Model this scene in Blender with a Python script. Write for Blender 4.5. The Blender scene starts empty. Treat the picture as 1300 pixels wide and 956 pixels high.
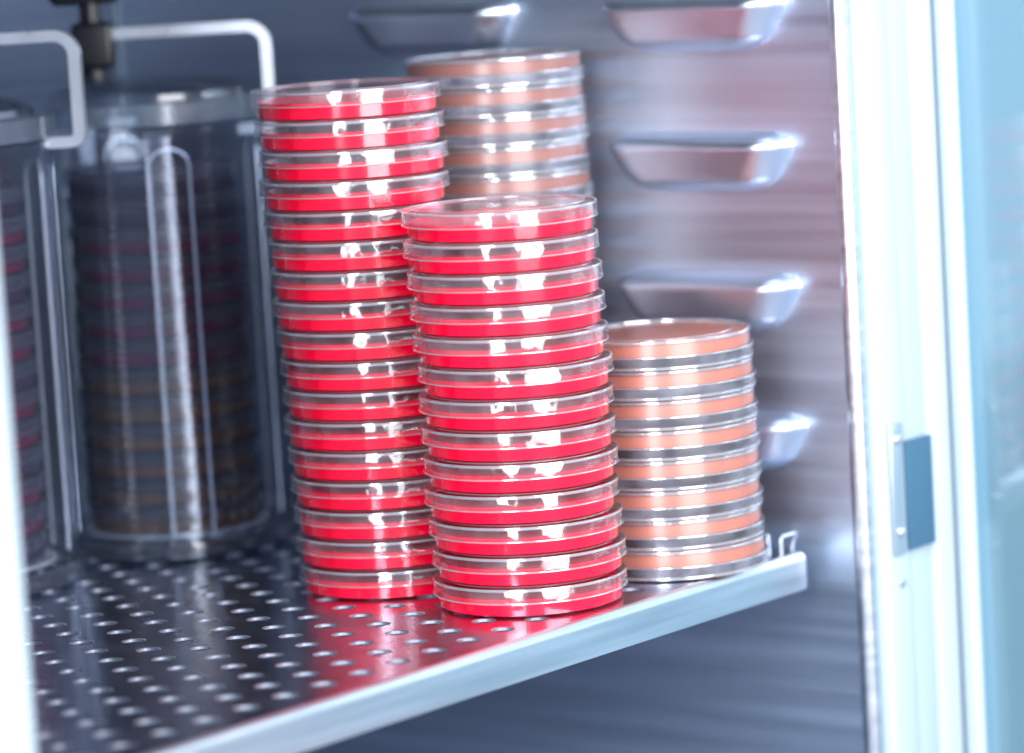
import bpy, bmesh, math, random
from mathutils import Vector, Matrix
random.seed(7)
S=bpy.context.scene; C=S.collection
S.view_settings.view_transform='Standard'; S.view_settings.look='None'; S.view_settings.exposure=0
PI=math.pi
# ------------------------------------------------------------ camera
H=.338; FPX=4900.0
cd=bpy.data.cameras.new('camera'); cam=bpy.data.objects.new('camera',cd); C.objects.link(cam); S.camera=cam
cd.sensor_width=36; cd.lens=36*FPX/1300; cd.clip_start=.05; cd.clip_end=50
M=Matrix.Translation((0,0,H))@Matrix.Rotation(math.radians(90-7.5),4,'X')@Matrix.Rotation(-.060,4,'Z')
cam.matrix_world=M
cd.dof.use_dof=True; cd.dof.focus_distance=1.765; cd.dof.aperture_fstop=3.8
R3=M.to_3x3()
def at(px,py,z=0):
    d=R3@Vector(((px-650)/FPX,-(py-478)/FPX,-1)); t=(z-H)/d.z
    return Vector((0,0,H))+d*t
# ------------------------------------------------------------ materials
def newmat(n):
    m=bpy.data.materials.new(n); m.use_nodes=True; nt=m.node_tree; nt.nodes.clear()
    o=nt.nodes.new('ShaderNodeOutputMaterial'); return m,nt,o
def pbr(n,col,rough=.4,metal=0,spec=.5,coat=0,noise=None,bump=0):
    m,nt,o=newmat(n); b=nt.nodes.new('ShaderNodeBsdfPrincipled')
    b.inputs['Base Color'].default_value=(*col,1); b.inputs['Roughness'].default_value=rough
    b.inputs['Metallic'].default_value=metal; b.inputs['Specular IOR Level'].default_value=spec
    b.inputs['Coat Weight'].default_value=coat
    nt.links.new(b.outputs[0],o.inputs[0])
    if noise:
        tc=nt.nodes.new('ShaderNodeTexCoord'); mp=nt.nodes.new('ShaderNodeMapping'); mp.inputs['Scale'].default_value=noise[0]
        nz=nt.nodes.new('ShaderNodeTexNoise'); nz.inputs['Scale'].default_value=1; nz.inputs['Detail'].default_value=6
        nt.links.new(tc.outputs['Object'],mp.inputs[0]); nt.links.new(mp.outputs[0],nz.inputs[0])
        mx=nt.nodes.new('ShaderNodeMix'); mx.data_type='RGBA'; mx.inputs[6].default_value=(*[c*noise[1] for c in col],1); mx.inputs[7].default_value=(*[min(1,c*noise[2]) for c in col],1)
        st=nt.nodes.new('ShaderNodeMapRange'); st.inputs[1].default_value=.3; st.inputs[2].default_value=.7; nt.links.new(nz.outputs[0],st.inputs[0])
        nt.links.new(st.outputs[0],mx.inputs[0]); nt.links.new(mx.outputs[2],b.inputs['Base Color'])
        mr=nt.nodes.new('ShaderNodeMapRange'); mr.inputs[3].default_value=rough*.75; mr.inputs[4].default_value=rough*1.3
        nt.links.new(nz.outputs[0],mr.inputs[0]); nt.links.new(mr.outputs[0],b.inputs['Roughness'])
        if bump:
            bp=nt.nodes.new('ShaderNodeBump'); bp.inputs['Strength'].default_value=bump; bp.inputs['Distance'].default_value=.0006
            nt.links.new(nz.outputs[0],bp.inputs['Height']); nt.links.new(bp.outputs[0],b.inputs['Normal'])
    return m
def clear(n,tint,f0=.05,rough=.03,milk=.03,milkcol=(.8,.85,.9),f90=.6,wavy=0):
    # thin clear plastic sheet: mostly transparent, Schlick reflection, a little haze
    m,nt,o=newmat(n); L=nt.links.new
    tr=nt.nodes.new('ShaderNodeBsdfTransparent'); tr.inputs[0].default_value=(*tint,1)
    gl=nt.nodes.new('ShaderNodeBsdfGlossy'); gl.inputs['Roughness'].default_value=rough; gl.inputs[0].default_value=(1,1,1,1)
    lw=nt.nodes.new('ShaderNodeLayerWeight'); lw.inputs[0].default_value=.5
    pw=nt.nodes.new('ShaderNodeMath'); pw.operation='POWER'; pw.inputs[1].default_value=4.5; L(lw.outputs['Facing'],pw.inputs[0])
    ma=nt.nodes.new('ShaderNodeMath'); ma.operation='MULTIPLY_ADD'; ma.inputs[1].default_value=f90-f0; ma.inputs[2].default_value=f0; L(pw.outputs[0],ma.inputs[0])
    m2=nt.nodes.new('ShaderNodeMixShader'); L(ma.outputs[0],m2.inputs[0]); L(gl.outputs[0],m2.inputs[2])
    nz=None
    if wavy:
        tc=nt.nodes.new('ShaderNodeTexCoord'); oi=nt.nodes.new('ShaderNodeObjectInfo')
        va=nt.nodes.new('ShaderNodeVectorMath'); va.operation='ADD'; L(tc.outputs['Object'],va.inputs[0]); L(oi.outputs['Random'],va.inputs[1])
        nz=nt.nodes.new('ShaderNodeTexNoise'); nz.inputs['Scale'].default_value=55; nz.inputs['Detail'].default_value=2; L(va.outputs[0],nz.inputs[0])
        bp=nt.nodes.new('ShaderNodeBump'); bp.inputs['Strength'].default_value=wavy; bp.inputs['Distance'].default_value=.004
        L(nz.outputs[0],bp.inputs['Height']); L(bp.outputs[0],gl.inputs['Normal'])
    if milk:
        df=nt.nodes.new('ShaderNodeBsdfDiffuse'); df.inputs[0].default_value=(*milkcol,1)
        m1=nt.nodes.new('ShaderNodeMixShader'); m1.inputs[0].default_value=milk; L(tr.outputs[0],m1.inputs[1]); L(df.outputs[0],m1.inputs[2]); L(m1.outputs[0],m2.inputs[1])
        if nz:
            mr=nt.nodes.new('ShaderNodeMapRange'); mr.inputs[1].default_value=.35; mr.inputs[2].default_value=.7; mr.inputs[3].default_value=milk*.2; mr.inputs[4].default_value=milk*2.4
            L(nz.outputs[0],mr.inputs[0]); L(mr.outputs[0],m1.inputs[0])
    else: L(tr.outputs[0],m2.inputs[1])
    L(m2.outputs[0],o.inputs[0]); return m
STEEL=pbr('brushed_steel',(.74,.85,.99),.38,1,noise=((9,2.2,100),.80,1.0),bump=.2)
STEELF=pbr('floor_steel',(.62,.72,.88),.42,1,noise=((9,3,30),.8,1.1),bump=.2)
STEELB=pbr('shaded_inner_steel',(.10,.12,.165),.42,1,noise=((4,30,260),.8,1.2),bump=.2)  # darker copy of the steel: the cabinet's inner shade put into its colour
BOUNCE=pbr('pale_bounce_finish',(.80,.86,.95),.5,.05)  # pale diffuse finish added as a reflector to brighten the steel wall opposite
PRESS=pbr('pressed_steel',(.76,.84,.99),.36,1,noise=((40,20,60),.94,1.0))
SHELF=pbr('shelf_steel',(.58,.64,.80),.21,1,noise=((60,9,40),.84,1.12),bump=.05)
HOLEW=pbr('shaded_hole_steel',(.26,.28,.34),.5,.8)  # shelf steel darkened: shade inside the holes put into the colour
HOLEB=pbr('hole_edge_steel',(.66,.68,.74),.42,1)
LIP=pbr('lip_steel',(.76,.79,.84),.32,1,noise=((9,60,200),.85,1.1),bump=.1)
PAINT=pbr('white_paint',(.42,.50,.555),.5,0,.25,noise=((12,12,3),.96,1.03))
GASK=pbr('pale_gasket',(.38,.465,.53),.5,0,.25)
ALU=pbr('bright_aluminium',(.62,.66,.72),.3,.6,noise=((50,50,50),.9,1.08))
ZINC=pbr('zinc_plate',(.55,.62,.68),.32,.8)
BLACK=pbr('black_plastic',(.008,.009,.012),.4)
GREYP=pbr('slate_plastic',(.045,.12,.19),.5,0,.3)
LIDG=clear('smoked_jar_lid',(.58,.63,.71),.06,.14,.06,(.28,.32,.38))
FLNG=clear('jar_flange_plastic',(.72,.78,.85),.07,.2,.12,(.42,.50,.58))
BASP=clear('jar_base_plastic',(.78,.82,.88),.08,.14,.08,(.38,.44,.54))
PLAS=clear('clear_plastic',(.96,.96,.97),.05,.12,0)
PLAF=clear('base_wall_plastic',(.94,.94,.96),.035,.26,.05,(.60,.60,.68),.5)
SKRT=clear('lid_wall_plastic',(.96,.95,.96),.075,.12,.03,(.88,.88,.93),.8,wavy=.5)
SKRF=clear('lid_wall_plastic_soft',(.93,.93,.95),.045,.20,.11,(.60,.61,.72),.6,wavy=.25)
RIM=clear('clear_rim_plastic',(.88,.88,.90),.22,.10,.16,(.9,.92,.95),.95)
PLJ=clear('dish_plastic_in_jar',(.60,.60,.68),.03,.3,.12,(.32,.37,.52),.25)  # dish plastic with a darkened tint: the jar's dim inside put into colour
JARM=clear('jar_plastic',(.80,.84,.90),.10,.08,.035,(.45,.52,.65),f90=.8)
GLASS=clear('door_glass',(.64,.81,.88),.08,.05,.18,(.46,.68,.76))
LABW=pbr('lab_wall_paint',(.46,.62,.69),.7); TEAL=pbr('standin_teal',(.03,.10,.13),.4)
def agar(n,c,r=.22): return pbr(n,c,r,0,.3,coat=0,noise=((25,25,25),.95,1.04))
RED=agar('red_agar',(.95,.0,.034)); ORA=agar('salmon_agar',(.50,.15,.09),.45); BRO=agar('brown_orange_agar',(.29,.105,.075),.5)
PLUM=agar('plum_agar',(.11,.012,.05),.5); AMB=agar('amber_agar',(.16,.08,.04),.5); NAVY=agar('dark_agar',(.03,.025,.06),.5)
WIRE=pbr('rack_wire',(.85,.9,.98),.25,.6)
# ------------------------------------------------------------ mesh helpers
def finish(name,bm,mat,parent=None,smooth=True,angle=40):
    me=bpy.data.meshes.new(name)
    bmesh.ops.recalc_face_normals(bm,faces=bm.faces) 
    for f in bm.faces: f.smooth=smooth
    for e in bm.edges:
        if len(e.link_faces)==2 and e.calc_face_angle(0)>math.radians(angle): e.smooth=False
    bm.to_mesh(me); bm.free()
    for m in (mat if isinstance(mat,list) else [mat]): me.materials.append(m)
    o=bpy.data.objects.new(name,me); C.objects.link(o)
    if parent: o.parent=parent
    return o
def lathe(bm,prof,seg=72,mi=0,closed=False,c=(0,0)):
    rings=[]
    for r,z in prof:
        if r<1e-6: rings.append([bm.verts.new((c[0],c[1],z))])
        else: rings.append([bm.verts.new((c[0]+r*math.cos(2*PI*i/seg),c[1]+r*math.sin(2*PI*i/seg),z)) for i in range(seg)])
    pairs=list(zip(rings,rings[1:]))
    if closed: pairs.append((rings[-1],rings[0]))
    for a,b in pairs:
        for i in range(seg):
            j=(i+1)%seg
            if len(a)==1 and len(b)==1: continue
            if len(a)==1: f=bm.faces.new((a[0],b[i],b[j]))
            elif len(b)==1: f=bm.faces.new((a[i],a[j],b[0]))
            else: f=bm.faces.new((a[i],a[j],b[j],b[i]))
            f.material_index=mi
def torus(bm,R,z,r,rz=None,seg=72,mi=0,n=8):
    rz=rz or r
    lathe(bm,[(R+r*math.cos(2*PI*k/n),z+rz*math.sin(2*PI*k/n)) for k in range(n)],seg,mi,True)
def box(bm,x0,x1,y0,y1,z0,z1,bev=0):
    t=bmesh.new(); bmesh.ops.create_cube(t,size=1)
    for v in t.verts: v.co=Vector(((x0+x1)/2+v.co.x*(x1-x0),(y0+y1)/2+v.co.y*(y1-y0),(z0+z1)/2+v.co.z*(z1-z0)))
    if bev: bmesh.ops.bevel(t,geom=t.edges[:],offset=bev,segments=3,affect='EDGES',profile=.5)
    me=bpy.data.meshes.new('tmp'); t.to_mesh(me); t.free(); bm.from_mesh(me); bpy.data.meshes.remove(me)
def tube(bm,pts,r,seg=8):
    pts=[Vector(p) for p in pts]; rings=[]; up=None
    for i,p in enumerate(pts):
        d=(pts[min(i+1,len(pts)-1)]-pts[max(i-1,0)]).normalized()
        if up is None:
            up=Vector((0,1,0)) if abs(d.y)<.8 else Vector((1,0,0))
        up=(up-d*up.dot(d)).normalized(); s=d.cross(up)
        rings.append([bm.verts.new(p+r*(math.cos(2*PI*k/seg)*up+math.sin(2*PI*k/seg)*s)) for k in range(seg)])
    for a,b in zip(rings,rings[1:]):
        for k in range(seg): bm.faces.new((a[k],a[(k+1)%seg],b[(k+1)%seg],b[k]))
    bm.faces.new(rings[0]); bm.faces.new(rings[-1][::-1])
def band(bm,pts,t,wd):
    rings=[]
    P=[Vector((a,0,b)) for a,b in pts]
    for i,p in enumerate(P):
        d=(P[min(i+1,len(P)-1)]-P[max(i-1,0)]).normalized(); n=Vector((-d.z,0,d.x))
        rings.append([bm.verts.new(p+n*sn*t/2+Vector((0,sy*wd/2,0))) for sn,sy in ((1,1),(1,-1),(-1,-1),(-1,1))])
    for a,b in zip(rings,rings[1:]):
        for k in range(4): bm.faces.new((a[k],a[(k+1)%4],b[(k+1)%4],b[k]))
    bm.faces.new(rings[0]); bm.faces.new(rings[-1][::-1])
def arc(cx,cz,r,a0,a1,n=8): return [(cx+r*math.cos(math.radians(a0+(a1-a0)*i/n)),cz+r*math.sin(math.radians(a0+(a1-a0)*i/n))) for i in range(n+1)]
def thing(name,label,cat,loc=(0,0,0),rz=0,group=None):
    o=bpy.data.objects.new(name,None); C.objects.link(o); o.empty_display_size=.02
    o.location=loc; o.rotation_euler=(0,0,rz); o['label']=label; o['category']=cat
    if group: o['group']=group
    return o
def dup(root,loc,rz,label,group):
    r=root.copy(); C.objects.link(r); r.location=loc; r.rotation_euler=(0,0,rz); r['label']=label; r['group']=group
    for ch in root.children:
        c=ch.copy(); C.objects.link(c); c.parent=r
        for g in ch.children:
            d=g.copy(); C.objects.link(d); d.parent=c
    return r
# ------------------------------------------------------------ layout frame
P1=at(490,862); P2=at(1022,697)
e=(P2-P1).normalized(); ang=math.atan2(e.y,e.x)
C0=P2
WX=.012   # side wall face
# ------------------------------------------------------------ incubator
inc=thing('incubator','brushed steel incubator cabinet with white front frame around its open doorway','incubator',C0,ang)
bm=bmesh.new(); box(bm,WX,WX+.004,-.022,.45,-.26,.45); side=finish('side_wall',bm,STEEL,inc,False)
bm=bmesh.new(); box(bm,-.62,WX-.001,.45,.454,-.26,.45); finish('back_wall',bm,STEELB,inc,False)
bm=bmesh.new(); box(bm,-.604,-.60,-.02,.449,-.26,.45); finish('side_wall',bm,BOUNCE,inc,False)  # out of view; its pale finish bounces light onto the opposite wall
bm=bmesh.new(); box(bm,-.599,WX-.001,-.02,.449,.446,.45); finish('ceiling_panel',bm,STEELB,inc,False)
bm=bmesh.new(); box(bm,-.599,WX-.001,-.02,.449,-.156,-.15); finish('floor_panel',bm,STEELF,inc,False)
def support_mesh():
    bm=bmesh.new(); L=.118; hh=.031; P=.020; NX=120; NZ=54
    g=[]
    for j in range(NZ+1):
        z=-hh*j/NZ; row=[]
        for i in range(NX+1):
            s=(i/NX-.5)*L
            v=-z/hh
            ds=(L/2-.002-.018*v**1.2-abs(s))/.017; dt=(-z-.0008)/.0085; db=(hh-.001+z)/.0085
            pos=lambda a:max(0,1-a)
            u=1-math.sqrt(pos(ds)**2+pos(dt)**2+pos(db)**2)
            p=P*math.sqrt(max(0,1-(1-u)**2))*(1-.42*v) if u>0 else 0
            row.append(bm.verts.new((-p if u>.001 else .0006,s,z)))
        g.append(row)
    for j in range(NZ):
        for i in range(NX): bm.faces.new((g[j][i],g[j][i+1],g[j+1][i+1],g[j+1][i]))
    return finish('shelf_support',bm,PRESS,side,True,180)
sup0=None
for (b0,ks) in ((.0565,(1,2,3,4)),(.222,(0,1,2,3,4))):
    for k in ks:
        if sup0 is None: o=sup0=support_mesh()
        else:
            o=sup0.copy(); C.objects.link(o); o.parent=side
        o.location=(WX-.0003,b0,-.020 if k<=0 else k*.069-.003)
bm=bmesh.new(); tube(bm,[(WX+.003,-.0245,-.26),(WX+.003,-.0245,.45)],.005,16); finish('rim_bead',bm,LIP,inc)
bm=bmesh.new(); box(bm,WX+.0082,WX+.032,-.034,.02,-.26,.45,.004); fr=finish('front_frame',bm,PAINT,inc)
bm=bmesh.new(); box(bm,WX+.0322,WX+.0502,-.0325,.02,-.26,.45,.0015); finish('door_gasket',bm,GASK,inc)
bm=bmesh.new(); box(bm,WX+.0504,WX+.105,-.036,.02,-.26,.45,.005); finish('front_frame',bm,PAINT,inc)
bm=bmesh.new(); box(bm,-.72,-.557,-.036,-.021,-.26,.45,.004); finish('front_frame',bm,PAINT,inc)
lp=bmesh.new(); box(lp,WX+.013,WX+.0245,-.0362,-.0345,-.006,.059,.0008); lpo=finish('latch_plate',lp,ZINC,inc)
sm=None
for z,par,xx in ((.051,lpo,0),(.005,lpo,0),(-.020,fr,.001)):
    if sm is None:
        s=bmesh.new(); lathe(s,[(0,0),(.0026,0),(.0026,.001),(.0015,.0018),(0,.0018)],20); so=finish('screw',s,LIP,par); sm=so.data
    else:
        so=bpy.data.objects.new('screw',sm); C.objects.link(so); so.parent=par
    so.location=(WX+.019+xx,-.0363 if par is lpo else -.0342,z); so.rotation_euler=(PI/2,0,0)
bm=bmesh.new(); box(bm,WX+.0258,WX+.0500,-.0362,-.0345,-.005,.049,.0006); finish('door_catch',bm,GREYP,inc)
bm=bmesh.new(); box(bm,0,.014,-.010,0,-.26,.45,.004)
dr=finish('door',bm,PAINT,inc); dr.location=(WX+.064,-.038,0); dr.rotation_euler=(0,0,math.radians(4))
bm=bmesh.new(); box(bm,.005,.009,-.40,-.0102,-.26,.45); finish('glass_pane',bm,GLASS,dr,False)
# room behind
bm=bmesh.new(); box(bm,-3,4,4.5,4.52,-1.2,2.5); w_=finish('wall',bm,LABW,None,False); w_['kind']='structure'
cb=thing('reflection_standin','added dark teal block behind the glass door, standing in for its reflection at lower right','stand-in block',(1.05,3.6,-1.2),.1)  # block added behind the pane, stands in for a dark reflection in the glass
bm=bmesh.new(); box(bm,-.68,.7,-.3,.3,0,.99,.004); finish('standin_body',bm,TEAL,cb)
bm=bmesh.new(); box(bm,-.70,.72,-.32,.32,.992,1.02,.004); finish('standin_top',bm,GREYP,cb)
# ------------------------------------------------------------ shelf
shelf=thing('perforated_shelf','perforated stainless steel shelf carrying the dish stacks and jars','shelf',C0,ang)
bm=bmesh.new()
sx=.0245; sy=.0210; r=.0050; NH=24; th=.0015
Wd=.53; Dp=.43
def quad(*v): bm.faces.new([bm.verts.new(p) for p in v])
nrow=int((Dp-.008)/sy)
quad((-Wd,0,0),(0,0,0),(0,.008,0),(-Wd,.008,0))
for rrow in range(nrow):
    y0=.008+rrow*sy; off=(sx/2 if rrow%2 else 0)
    ncol=int((Wd-.03)/sx); xs=-.006-off-ncol*sx
    quad((-Wd,y0,0),(xs,y0,0),(xs,y0+sy,0),(-Wd,y0+sy,0)); quad((-.006-off,y0,0),(0,y0,0),(0,y0+sy,0),(-.006-off,y0+sy,0))
    for c in range(ncol):
        x0=xs+c*sx; cx=x0+sx/2; cy=y0+sy/2
        rings=[]
        for kk,(rr_,zz) in enumerate(((None,0),(r+.0007,0),(r+.0002,-.00030),(r,-th))):
            ring=[]
            for k in range(NH):
                a=2*PI*(k+.5)/NH; ca,sa=math.cos(a),math.sin(a); q=max(abs(ca)/sx,abs(sa)/sy)*2
                ring.append(bm.verts.new((cx+ca/q,cy+sa/q,0) if rr_ is None else (cx+ca*rr_,cy+sa*rr_,zz)))
            rings.append(ring)
        for ri,(A_,B_) in enumerate(zip(rings,rings[1:])):
            for k in range(NH):
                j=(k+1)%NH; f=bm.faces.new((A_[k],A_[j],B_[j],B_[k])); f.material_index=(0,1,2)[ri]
        out=rings[0]
        for k in range(NH):
            j=(k+1)%NH; a=out[k].co; b=out[j].co
            if abs(a.x-b.x)>1e-6 and abs(a.y-b.y)>1e-6:
                cxn=cx+math.copysign(sx/2,(a.x+b.x)/2-cx); cyn=cy+math.copysign(sy/2,(a.y+b.y)/2-cy)
                bm.faces.new((out[k],bm.verts.new((cxn,cyn,0)),out[j]))
yl=.008+nrow*sy; quad((-Wd,yl,0),(0,yl,0),(0,yl+.006,0),(-Wd,yl+.006,0))
plate=finish('plate',bm,[SHELF,HOLEB,HOLEW],shelf,False)
def lipprof(n=8): 
    return [(0,0)]+[(-.004*math.sin(PI/2*i/n),-.004+.004*math.cos(PI/2*i/n)) for i in range(1,n+1)]+[(-.004,-.0175),(-.0035,-.0185),(.004,-.0185)]
bm=bmesh.new(); pr=lipprof()
paths=[]
for (yy,zz) in pr:
    o_=-yy
    pts=[Vector((-Wd,-o_,zz)),Vector((-.012,-o_,zz))]
    for i in range(1,9):
        a=-PI/2+PI/2*i/8; pts.append(Vector((-.008+ (.004+o_)*math.cos(a),.0+.004+(.004+o_)*math.sin(a) ,zz)))
    pts.append(Vector((-.004+o_,.02,zz)))
    paths.append([bm.verts.new(p) for p in pts])
for a,b in zip(paths,paths[1:]):
    for i in range(len(a)-1): bm.faces.new((a[i],a[i+1],b[i+1],b[i]))
finish('front_lip',bm,LIP,shelf,True,50)
bm=bmesh.new(); box(bm,-.0012,.0008,.021,Dp-.01,-.018,.006,.0004); finish('side_lip',bm,LIP,shelf)
bm=bmesh.new(); tube(bm,[(-.016,.003,0),(-.016,.003,.006)]+[(-.016+.0025-.0025*math.cos(t),.003,.006+.0025*math.sin(t)) for t in (0.5,1.0,1.5)]+[(-.004,.003,.0086),(-.002,.004,.0075),(-.001,.006,.004),(-.001,.008,-.002)],.0009,8)
finish('corner_clip',bm,ALU,shelf)
# ------------------------------------------------------------ petri dishes
def dish_meshes():
    b=bmesh.new(); lathe(b,[(0,.0007),(.0416,.0007),(.0422,.0012),(.0424,.0079),(.0420,.0083),(.0404,.0080),(0,.0079)])
    ag=finish('agar',b,RED)
    b=bmesh.new(); lathe(b,[(0,.0005),(.0400,.0005),(.0403,.0001),(.0410,.0001),(.0413,.0005),(.0422,.0005),(.0428,.0010),(.0430,.0122)])
    torus(b,.0430,.0123,.0004,mi=1,n=6); ba=finish('base',b,[PLAS,RIM])
    b=bmesh.new(); lathe(b,[(0,.0136),(.0385,.0136),(.0388,.0136),(.0391,.0141),(.0400,.0141),(.0403,.0136),(.0436,.0135)])
    lathe(b,[(.0436,.0135),(.0445,.0132),(.0449,.0124),(.0450,.0071)],mi=2)
    torus(b,.0450,.0069,.0005,.0004,mi=1,n=8); torus(b,.0446,.0130,.0006,.0007,mi=1,n=8)
    torus(b,.0395,.0139,.0006,.0004,mi=1,n=8)
    bmesh.ops.remove_doubles(b,verts=b.verts,dist=1e-6)
    li=finish('lid',b,[PLAS,RIM,SKRT]); return ag,ba,li
AG,BA,LI=dish_meshes()
# the salmon and brown dishes lie lid-down: thinner agar held up under the base, rimmed base on top
def flat_meshes():
    Z=.0142
    b=bmesh.new(); lathe(b,[(0,Z-.0016),(.0420,Z-.0016),(.0430,Z-.0022),(.0433,Z-.0074),(.0428,Z-.0078),(.0412,Z-.0075),(0,Z-.0074)])
    ag=finish('agar',b,ORA)
    b=bmesh.new(); lathe(b,[(0,Z-.0009),(.0345,Z-.0009),(.0348,Z-.0002),(.0357,Z-.0002),(.0360,Z-.0009),(.0425,Z-.0009)])
    lathe(b,[(.0425,Z-.0009),(.0434,Z-.0012),(.0438,Z-.0020),(.0439,.0020)],mi=2)
    torus(b,.0434,Z-.0009,.0008,.0009,mi=1,n=8); torus(b,.0352,Z-.0004,.0007,.0004,mi=1,n=8)
    bmesh.ops.remove_doubles(b,verts=b.verts,dist=1e-6)
    ba=finish('base',b,[PLAS,RIM,PLAF])
    b=bmesh.new(); lathe(b,[(0,.0006),(.0385,.0006),(.0436,.0006)])
    lathe(b,[(.0436,.0006),(.0445,.0009),(.0449,.0016),(.0450,.0062)],mi=2)
    torus(b,.0450,.0064,.0006,.0005,mi=1,n=8); torus(b,.0446,.0012,.0007,.0008,mi=1,n=8)
    bmesh.ops.remove_doubles(b,verts=b.verts,dist=1e-6)
    li=finish('lid',b,[PLAS,RIM,SKRF]); return ag,ba,li
FLAT=flat_meshes(); flat_used=False
protos={}
def dish(kind,loc,rz,label,group):
    global flat_used
    if kind not in protos:
        t=thing('petri_dish',label,'petri dish',loc,rz,group)
        first=not protos
        if kind in (ORA,BRO):
            if flat_used:
                a,b_,l=[o.copy() for o in FLAT]
                for o in (a,b_,l): C.objects.link(o)
                a.data=a.data.copy(); a.data.materials[0]=kind
            else: a,b_,l=FLAT; flat_used=True; a.data.materials[0]=kind
        else:
            a,b_,l=(AG,BA,LI) if first else (AG.copy(),None,LI.copy())
            if not first:
                C.objects.link(a); C.objects.link(l)
                a.data=AG.data.copy(); a.data.materials[0]=kind
                l.data=LI.data.copy()
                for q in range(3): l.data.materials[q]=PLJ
        for o in (a,b_,l):
            if o: o.parent=t
        protos[kind]=t
        return t
    return dup(protos[kind],loc,rz,label,group)
ORD=['first','second','third','fourth','fifth','sixth','seventh','eighth','ninth','tenth','eleventh','twelfth','thirteenth','fourteenth','fifteenth','sixteenth','seventeenth','eighteenth']
def stack(base,n,kinds,desc,where,group,lean=(0,0),jit=.0006,z0=.0003,pitch=.0143):
    ph=random.random()*6
    for i in range(n):
        k=kinds(i) if callable(kinds) else kinds
        u=i/(max(1,n-1))
        x=base[0]+lean[0]*u+random.uniform(-jit,jit)+.0005*math.sin(ph+i*.8)*(i>0)
        y=base[1]+lean[1]*u+random.uniform(-jit,jit)
        fromtop=n-1-i
        pos='topmost' if fromtop==0 else ('bottom one' if i==0 else ORD[fromtop]+' from top')
        d=desc(k) if callable(desc) else desc
        dish(k,(x,y,z0+i*pitch),random.random()*6.28,f'{d}, {pos} {where}',group)
F0=at(676,763)
stack(F0,13,RED,'bright red agar petri dish','in the front red stack','red agar dishes in the front stack',(-.0040,0))
LS=(F0.x-.0655,F0.y+.0640)
stack(LS,17,RED,'bright red agar petri dish','in the tall left red stack','red agar dishes in the tall left stack',(-.0085,.004),pitch=.01415)
OS=(F0.x+.0695,F0.y+.070)
stack(OS,8,ORA,'salmon agar petri dish lying lid down','in the short right stack','salmon agar dishes in the short right stack',(-.0015,0),pitch=.0143)
BS=at(668,690)
stack(BS,17,BRO,'blurred brownish orange petri dish','in the rear stack','orange agar dishes in the tall rear stack',(-.002,0),pitch=.0145)
# ------------------------------------------------------------ jars
def make_jar(loc,label,group):
    t=thing('culture_jar',label,'jar',loc,0,group)
    b=bmesh.new(); lathe(b,[(0,.006),(.053,.006),(.0580,.010),(.0592,.016),(.0592,.212),(.0605,.214),(.0610,.219)],96)
    finish('body',b,JARM,t)
    b=bmesh.new(); lathe(b,[(0,.0004),(.055,.0004),(.0598,.002),(.0608,.006),(.0606,.009),(.0598,.0108),(.0594,.0112)],96); finish('base_ring',b,BASP,t)
    b=bmesh.new(); lathe(b,[(0,.243),(.030,.243),(.046,.240),(.052,.236),(.053,.2325)]); l=finish('lid',b,LIDG,t)
    b=bmesh.new(); lathe(b,[(.0530,.2325),(.0615,.2325),(.0630,.2315),(.0630,.2215),(.0615,.2205),(.0530,.2205)],96,closed=True); finish('flange',b,FLNG,l)
    b=bmesh.new(); hwid=.063; top=.266; R=.010
    pts=[(-.022,top)]+arc(hwid-R,top-R,R,90,0)+[(hwid,.225)]+arc(hwid-.004,.218,.004,0,-90,4)+[(hwid-.017,.214)]
    band(b,pts,.0055,.012); bmesh.ops.bevel(b,geom=[x for x in b.edges if x.calc_face_angle(0)>1.2],offset=.0010,segments=2,affect='EDGES')
    cl=finish('clamp',b,ALU,t)
    b=bmesh.new(); lathe(b,[(0,.2435),(.008,.2435),(.008,.248),(.0055,.2485),(.0055,.285),(0,.285)],24)
    k=finish('screw',b,BLACK,cl); k.location=(-.026,0,0)
    b=bmesh.new(); box(b,-.036,-.0145,-.009,.009,.2490,.2725,.003); finish('clamp_block',b,BLACK,cl)
    b=bmesh.new(); box(b,-.046,-.010,-.007,.007,.2815,.293,.004); finish('knob',b,BLACK,cl)
    return t
J2=at(227,690); J1=at(-47,744)
JL1='clear cylindrical jar, nearest and cut by the left frame edge, dark dishes inside'
JL2='clear cylindrical jar with bright metal clamp, standing left of the tall red stack'
j=make_jar(J2,JL2,'clamped culture jars'); j1=dup(j,J1,0,JL1,'clamped culture jars')
for c in j1.children:
    if c.name.startswith('clamp'): c.location=(.012,0,.004)
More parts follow.
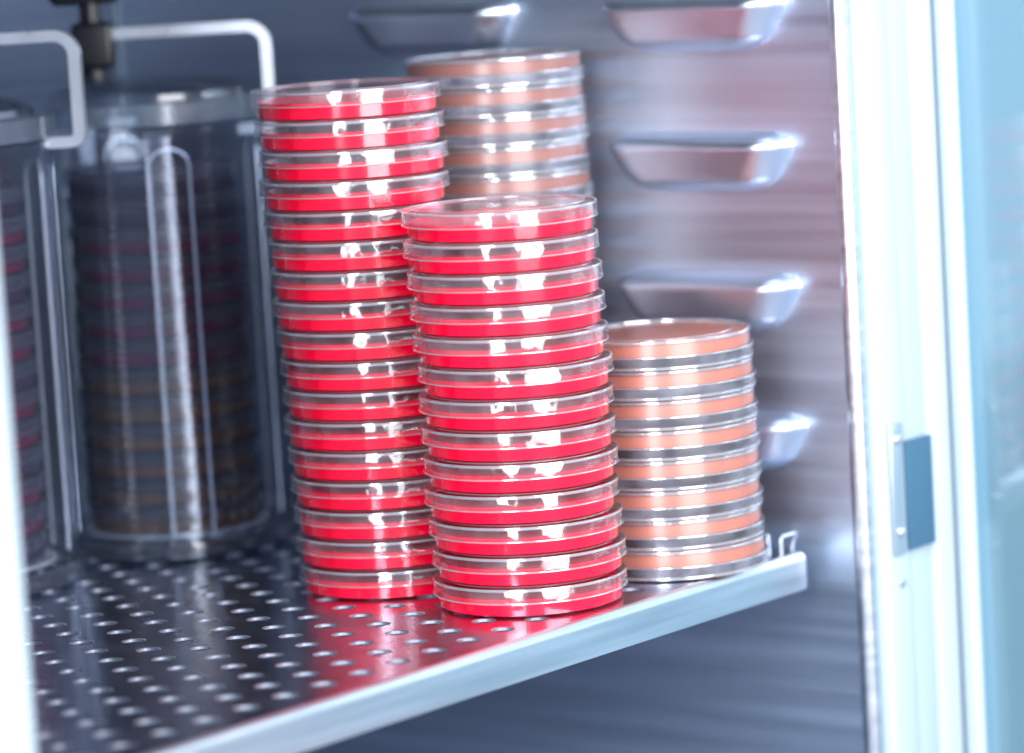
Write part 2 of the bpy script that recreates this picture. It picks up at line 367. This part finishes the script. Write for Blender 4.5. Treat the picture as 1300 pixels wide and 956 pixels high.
def make_rack(loc,rz,label,group):
    t=thing('wire_rack',label,'rack',loc,rz,group)
    b=bmesh.new(); lathe(b,[(0,.0105),(.0475,.0105),(.048,.0115),(.0475,.0125),(0,.0125)],48); finish('rack_base',b,WIRE,t)
    for a0 in (-165,-76,20,110):
        b=bmesh.new(); rr=.0545; da=11
        def P(a,z): return (rr*math.cos(math.radians(a)),rr*math.sin(math.radians(a)),z)
        pts=[P(a0-da,.013+k*.02) for k in range(10)]
        for i in range(9):
            th_=PI-PI*i/8; pts.append(P(a0+da*math.cos(th_),.200+.009*math.sin(th_)))
        pts+=[P(a0+da,.013+k*.02) for k in range(9,-1,-1)]
        tube(b,pts,.0009,8); finish('wire',b,WIRE,t)
    return t
rk=make_rack(J2,0,'bright wire rack inside the right-hand jar, holding its dishes','wire racks inside the jars')
dup(rk,J1,math.radians(8),'bright wire rack inside the left jar cut by the frame','wire racks inside the jars')
names={NAVY:'dark agar petri dish',PLUM:'plum red agar petri dish',AMB:'amber agar petri dish'}
stack(J2,13,lambda i:AMB if i<6 else (PLUM if i<11 else NAVY),lambda k:names[k],'inside the right-hand jar','dishes inside the right-hand jar',jit=.0003,z0=.0126,pitch=.0143)
stack(J1,13,lambda i:PLUM if i%3 else NAVY,lambda k:names[k],'inside the left jar','dishes inside the left jar',jit=.0003,z0=.0126)
# ------------------------------------------------------------ light
W=bpy.data.worlds.new('World'); S.world=W; W.use_nodes=True
bg=W.node_tree.nodes['Background']; bg.inputs[0].default_value=(.72,.81,1,1); bg.inputs[1].default_value=.75
def area(n,loc,tgt,sx,sy,pw,col):
    l=bpy.data.lights.new(n,'AREA'); l.shape='RECTANGLE'; l.size=sx; l.size_y=sy; l.energy=pw; l.color=col
    o=bpy.data.objects.new(n,l); C.objects.link(o); o.location=loc
    o.rotation_euler=(Vector(tgt)-Vector(loc)).to_track_quat('-Z','Y').to_euler(); return o
tgt=Vector((.02,1.85,.1))
area('key_light',tgt+Vector((.65,-1.15,.50)),tgt,.75,1.3,37,(.95,.97,1))  # soft key lamp added at upper front right; no window is known there
area('fill_light',tgt+Vector((-.40,-1.4,.60)),tgt,.40,1.3,30,(.88,.93,1))  # fill lamp added at camera left to brighten the steel wall and stacks
